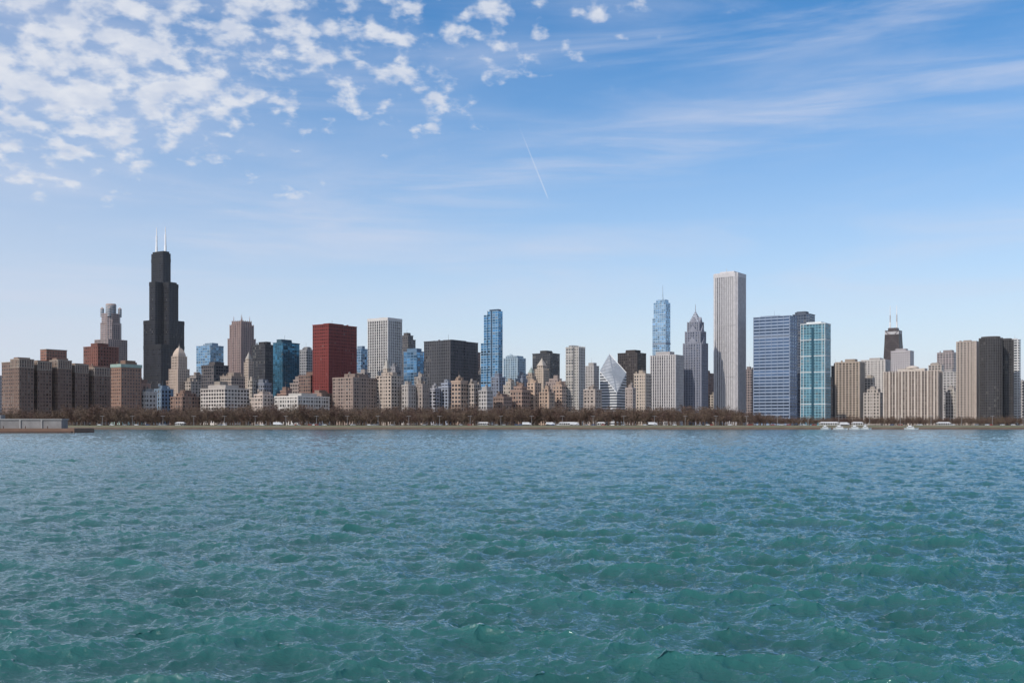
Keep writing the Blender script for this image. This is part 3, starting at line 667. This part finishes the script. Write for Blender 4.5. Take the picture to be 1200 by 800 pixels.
def water():
    ys=[5.]
    while ys[-1]<1104:
        y=ys[-1]; ys.append(y+ (max(.03,min(y*y/5200,y*.005))))
    ys=np.array(ys); ts=np.linspace(-.72,.72,1600); R,C=len(ys),len(ts)
    Y,T=np.meshgrid(ys,ts,indexing='ij'); X=T*Y
    wd=math.radians(-112)
    # (tile, N, seed, peak wavelength, direction, rms height, power, spread, rotation, near/far blend range)
    sets=[(67.3,1024,1,4.2,wd,.058,4.,.9,0.,400,250),(41.9,1024,2,1.9,wd+.5,.033,3.8,.85,.35,300,200),(15.7,1024,5,.75,wd-.35,.015,3.6,.75,.8,140,90)]
    P=np.zeros(X.shape+(3,))
    for (L,N,sd,lp,w,rms,pw,spd,rot,r0,rw) in sets:
        near=np.clip((r0-Y)/rw,0,1)[...,None]
        A=field(L,N,sd,lp,w,rms,1.1,0,pw,spd); B=field(L,N,sd,lp,w,rms,1.1,max(.5,lp*.4),pw,spd)
        c,s=math.cos(rot),math.sin(rot); U=X*c+Y*s; V=-X*s+Y*c
        D=samp(A,L,U,V)*near+samp(B,L,U,V)*(1-near)
        P[...,0]+=D[...,0]*c-D[...,1]*s; P[...,1]+=D[...,0]*s+D[...,1]*c; P[...,2]+=D[...,2]
    g=1+.22*np.sin(X*.05+1.3*np.sin(Y*.021))*np.sin(Y*.043+X*.017+.7)+.12*np.sin(X*.21+Y*.11)*np.sin(Y*.17-X*.06)
    P*=g[...,None]
    print('water rms',P[...,2].std(),R,C)
    fade=np.clip((1104-Y)/60,0,1)
    V=np.stack([X+P[...,0]*fade,Y+P[...,1]*fade,P[...,2]],-1).reshape(-1,3)
    idx=np.arange(R*C).reshape(R,C); Fc=np.stack([idx[:-1,:-1],idx[:-1,1:],idx[1:,1:],idx[1:,:-1]],-1).reshape(-1,4)
    n=len(V); V=np.concatenate([V,[(-40000,-3000,-.6),(40000,-3000,-.6),(40000,1099,-.6),(-40000,1099,-.6)]]); Fc=np.concatenate([Fc,[[n,n+1,n+2,n+3]]])
    me=bpy.data.meshes.new('lake_water'); me.vertices.add(len(V)); me.vertices.foreach_set('co',V.astype(np.float32).ravel())
    me.loops.add(Fc.size); me.loops.foreach_set('vertex_index',Fc.astype(np.int32).ravel())
    me.polygons.add(len(Fc)); me.polygons.foreach_set('loop_start',np.arange(0,Fc.size,4,dtype=np.int32))
    me.update(calc_edges=True); me.polygons.foreach_set('use_smooth',np.ones(len(Fc),dtype=bool))
    m=bpy.data.materials.new('water'); m.use_nodes=True; N=NT(m.node_tree); N.n.clear()
    tc=N.new('ShaderNodeTexCoord'); ob=tc.outputs['Object']; n1=N.noise(ob,.012,4,.6)
    c=N.mix(N.mr(n1,.35,.65),(.017,.086,.083,1),(.021,.100,.092,1))
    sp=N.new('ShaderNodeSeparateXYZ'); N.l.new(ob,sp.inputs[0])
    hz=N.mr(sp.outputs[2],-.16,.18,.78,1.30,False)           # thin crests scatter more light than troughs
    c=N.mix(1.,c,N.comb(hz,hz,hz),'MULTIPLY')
    mp=N.new('ShaderNodeMapping'); mp.inputs['Rotation'].default_value=(0,0,.35); mp.inputs['Scale'].default_value=(1,1.6,1); N.l.new(ob,mp.inputs[0])
    b0=N.new('ShaderNodeBump'); b0.inputs['Strength'].default_value=.6; b0.inputs['Distance'].default_value=.12
    N.l.new(N.noise(mp.outputs[0],1.6,3,.6,.3),b0.inputs['Height'])
    bz=N.noise(mp.outputs[0],5.,5,.62,.3); bp=N.new('ShaderNodeBump'); bp.inputs['Strength'].default_value=.75; bp.inputs['Distance'].default_value=.055
    N.l.new(bz,bp.inputs['Height']); N.l.new(b0.outputs[0],bp.inputs['Normal'])
    geo=N.new('ShaderNodeNewGeometry')                        # light scattered back from inside the water barely follows the surface slope
    sc=N.new('ShaderNodeVectorMath',operation='SCALE'); N.l.new(bp.outputs[0],sc.inputs[0]); sc.inputs['Scale'].default_value=.45
    ad=N.new('ShaderNodeVectorMath',operation='ADD'); N.l.new(sc.outputs[0],ad.inputs[0]); ad.inputs[1].default_value=(0,0,.55)
    no=N.new('ShaderNodeVectorMath',operation='NORMALIZE'); N.l.new(ad.outputs[0],no.inputs[0])
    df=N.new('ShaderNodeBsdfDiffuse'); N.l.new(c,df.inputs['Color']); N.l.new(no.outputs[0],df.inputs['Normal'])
    gl=N.new('ShaderNodeBsdfGlossy'); gl.inputs['Roughness'].default_value=.08; gl.inputs['Color'].default_value=(.92,.95,1,1); N.l.new(bp.outputs[0],gl.inputs['Normal'])
    fr=N.new('ShaderNodeFresnel'); fr.inputs['IOR'].default_value=1.333; N.l.new(bp.outputs[0],fr.inputs['Normal'])
    ms=N.new('ShaderNodeMixShader'); N.l.new(fr.outputs[0],ms.inputs[0]); N.l.new(df.outputs[0],ms.inputs[1]); N.l.new(gl.outputs[0],ms.inputs[2])
    o_=N.new('ShaderNodeOutputMaterial'); N.l.new(ms.outputs[0],o_.inputs[0])
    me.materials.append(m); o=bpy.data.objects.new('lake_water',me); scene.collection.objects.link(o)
water()

# =========================================================== thin lake haze over the city
def haze_air():
    m=MB(); m.box0(-9000,1110,9000,6500,-1,520,0)
    mt=bpy.data.materials.new('haze'); mt.use_nodes=True; N=NT(mt.node_tree); N.n.clear()
    v=N.new('ShaderNodeVolumeScatter'); v.inputs['Color'].default_value=(.93,.96,1,1); v.inputs['Density'].default_value=2.0e-5; v.inputs['Anisotropy'].default_value=0.
    o=N.new('ShaderNodeOutputMaterial'); N.l.new(v.outputs[0],o.inputs['Volume'])
    m.obj('atmospheric_haze',[mt])
haze_air()

# =========================================================== sky + sun
SEL=math.radians(44); SAZ=math.radians(-135)
w=bpy.data.worlds.new('World'); scene.world=w; w.use_nodes=True; N=NT(w.node_tree); N.n.clear()
sky=N.new('ShaderNodeTexSky',sky_type='NISHITA'); sky.sun_disc=False; sky.sun_elevation=SEL; sky.sun_rotation=SAZ%(2*math.pi)
sky.air_density=1.; sky.dust_density=.4; sky.ozone_density=3.
tc=N.new('ShaderNodeTexCoord'); d=tc.outputs['Generated']; sp=N.new('ShaderNodeSeparateXYZ'); N.l.new(d,sp.inputs[0]); X,Y,Z=sp.outputs
zc=N.m('MAXIMUM',Z,0.)
den=N.m('ADD',zc,.35); pv=N.comb(N.m('DIVIDE',X,den),N.m('DIVIDE',Y,den),0.)
nz=N.noise(pv,24,4,.52,.1); nl=N.noise(pv,4.5,3,.5)
L=N.m('SUBTRACT',zc,N.m('MULTIPLY',X,.46))
reg=N.m('MULTIPLY',N.mr(L,.23,.45),N.mr(zc,.15,.25))
thr=N.m('SUBTRACT',.70,N.m('MULTIPLY',reg,.25)); thr=N.m('SUBTRACT',thr,N.m('MULTIPLY',N.m('SUBTRACT',nl,.5),.5))
puff=N.mr(N.m('SUBTRACT',nz,thr),-.06,.15)
puff=N.m('MULTIPLY',puff,N.mr(reg,0.,.15))
veil=N.m('MULTIPLY',N.m('MULTIPLY',reg,N.mr(nl,.35,.7)),.25)
def rotv(ang,sx,sy):
    mp=N.new('ShaderNodeMapping'); mp.inputs['Rotation'].default_value=(0,0,ang); mp.inputs['Scale'].default_value=(sx,sy,1); N.l.new(N.comb(X,N.m('MULTIPLY',Z,2.),0.),mp.inputs[0]); return mp.outputs[0]
ci0=N.noise(rotv(-.5,2.2,7.),1.5,7,.58,.6)
ci=N.mr(ci0,.40,.84,0,.7)
big=N.noise(rotv(-.35,1.,2.2),1.7,3,.5); ci=N.m('MULTIPLY',ci,N.mr(big,.35,.65,.35,1.))
zb=N.m('ADD',N.m('ADD',.225,N.m('MULTIPLY',X,.22)),N.m('MULTIPLY',N.m('MULTIPLY',X,X),-.18))
bd=N.m('ABSOLUTE',N.m('SUBTRACT',Z,zb)); wisp=N.noise(rotv(-.42,3.,16.),1.6,6,.6,.4)
band_=N.m('MULTIPLY',N.mr(bd,.0,.05,1.,0.),N.mr(wisp,.36,.75,.0,.5)); band_=N.m('MULTIPLY',band_,N.m('GREATER_THAN',Y,0.))
haze=N.m('POWER',N.mr(zc,0.,.36,1.,0.,False),1.6); haze=N.m('MULTIPLY',haze,.9)
hazeL=N.mr(N.m('ADD',N.m('MULTIPLY',X,-1.),N.m('MULTIPLY',zc,-.6)),-.15,.5,0.,.38)
inv=lambda q:N.m('SUBTRACT',1.,q)
pr=inv(haze)
for q in (ci,veil,hazeL,band_): pr=N.m('MULTIPLY',pr,inv(q))
f1=inv(pr)
A=np.array([(605-600)/F,1,(499-140)/F]); B=np.array([(642-600)/F,1,(499-232)/F]); nn=np.cross(A,B); nn/=np.linalg.norm(nn); A/=np.linalg.norm(A); B/=np.linalg.norm(B)
vd=N.new('ShaderNodeVectorMath',operation='DOT_PRODUCT'); N.l.new(d,vd.inputs[0]); vd.inputs[1].default_value=tuple(nn)
line=N.mr(N.m('ABSOLUTE',vd.outputs['Value']),.0001,.0009,1.,0.)
seg=N.m('MULTIPLY',N.mr(Z,B[2]-.003,B[2]+.004),N.mr(Z,A[2]-.03,A[2]+.002,1.,0.)); seg=N.m('MULTIPLY',seg,N.m('GREATER_THAN',Y,0.)); line=N.m('MULTIPLY',N.m('MULTIPLY',line,seg),N.mr(Z,B[2],A[2],.32,.15))
S=10. # sky radiance units: Background strength .1
hs=N.new('ShaderNodeHueSaturation'); hs.inputs['Saturation'].default_value=1.3; hs.inputs['Value'].default_value=1.45; N.l.new(sky.outputs[0],hs.inputs['Color'])
c=N.mix(f1,hs.outputs[0],(.66*S,.70*S,.83*S,1))
shade=N.mr(N.noise(pv,30,3,.5),.3,.7)
pc=N.mix(shade,(.64*S,.69*S,.80*S,1),(.80*S,.82*S,.87*S,1))
c=N.mix(N.m('MULTIPLY',puff,.85),c,pc); c=N.mix(line,c,(.85*S,.88*S,.93*S,1))
bg=N.new('ShaderNodeBackground'); bg.inputs['Strength'].default_value=.1; N.l.new(c,bg.inputs[0])
wo=N.new('ShaderNodeOutputWorld'); N.l.new(bg.outputs[0],wo.inputs[0])
sl=bpy.data.lights.new('sun','SUN'); sl.energy=3.6; sl.angle=math.radians(.5); sl.color=(1,.95,.88)
so=bpy.data.objects.new('sun',sl); scene.collection.objects.link(so)
from mathutils import Vector
sd=Vector((math.sin(SAZ)*math.cos(SEL),math.cos(SAZ)*math.cos(SEL),math.sin(SEL)))
so.rotation_euler=sd.to_track_quat('Z','Y').to_euler(); so.location=(0,0,500)

cam=bpy.data.cameras.new('camera'); co=bpy.data.objects.new('camera',cam); scene.collection.objects.link(co)
co.location=(0,0,CH); co.rotation_euler=(math.radians(90),0,0); cam.sensor_width=36; cam.lens=F/1200*36
cam.shift_y=(HY-400)/1200; cam.clip_start=.5; cam.clip_end=60000
scene.camera=co
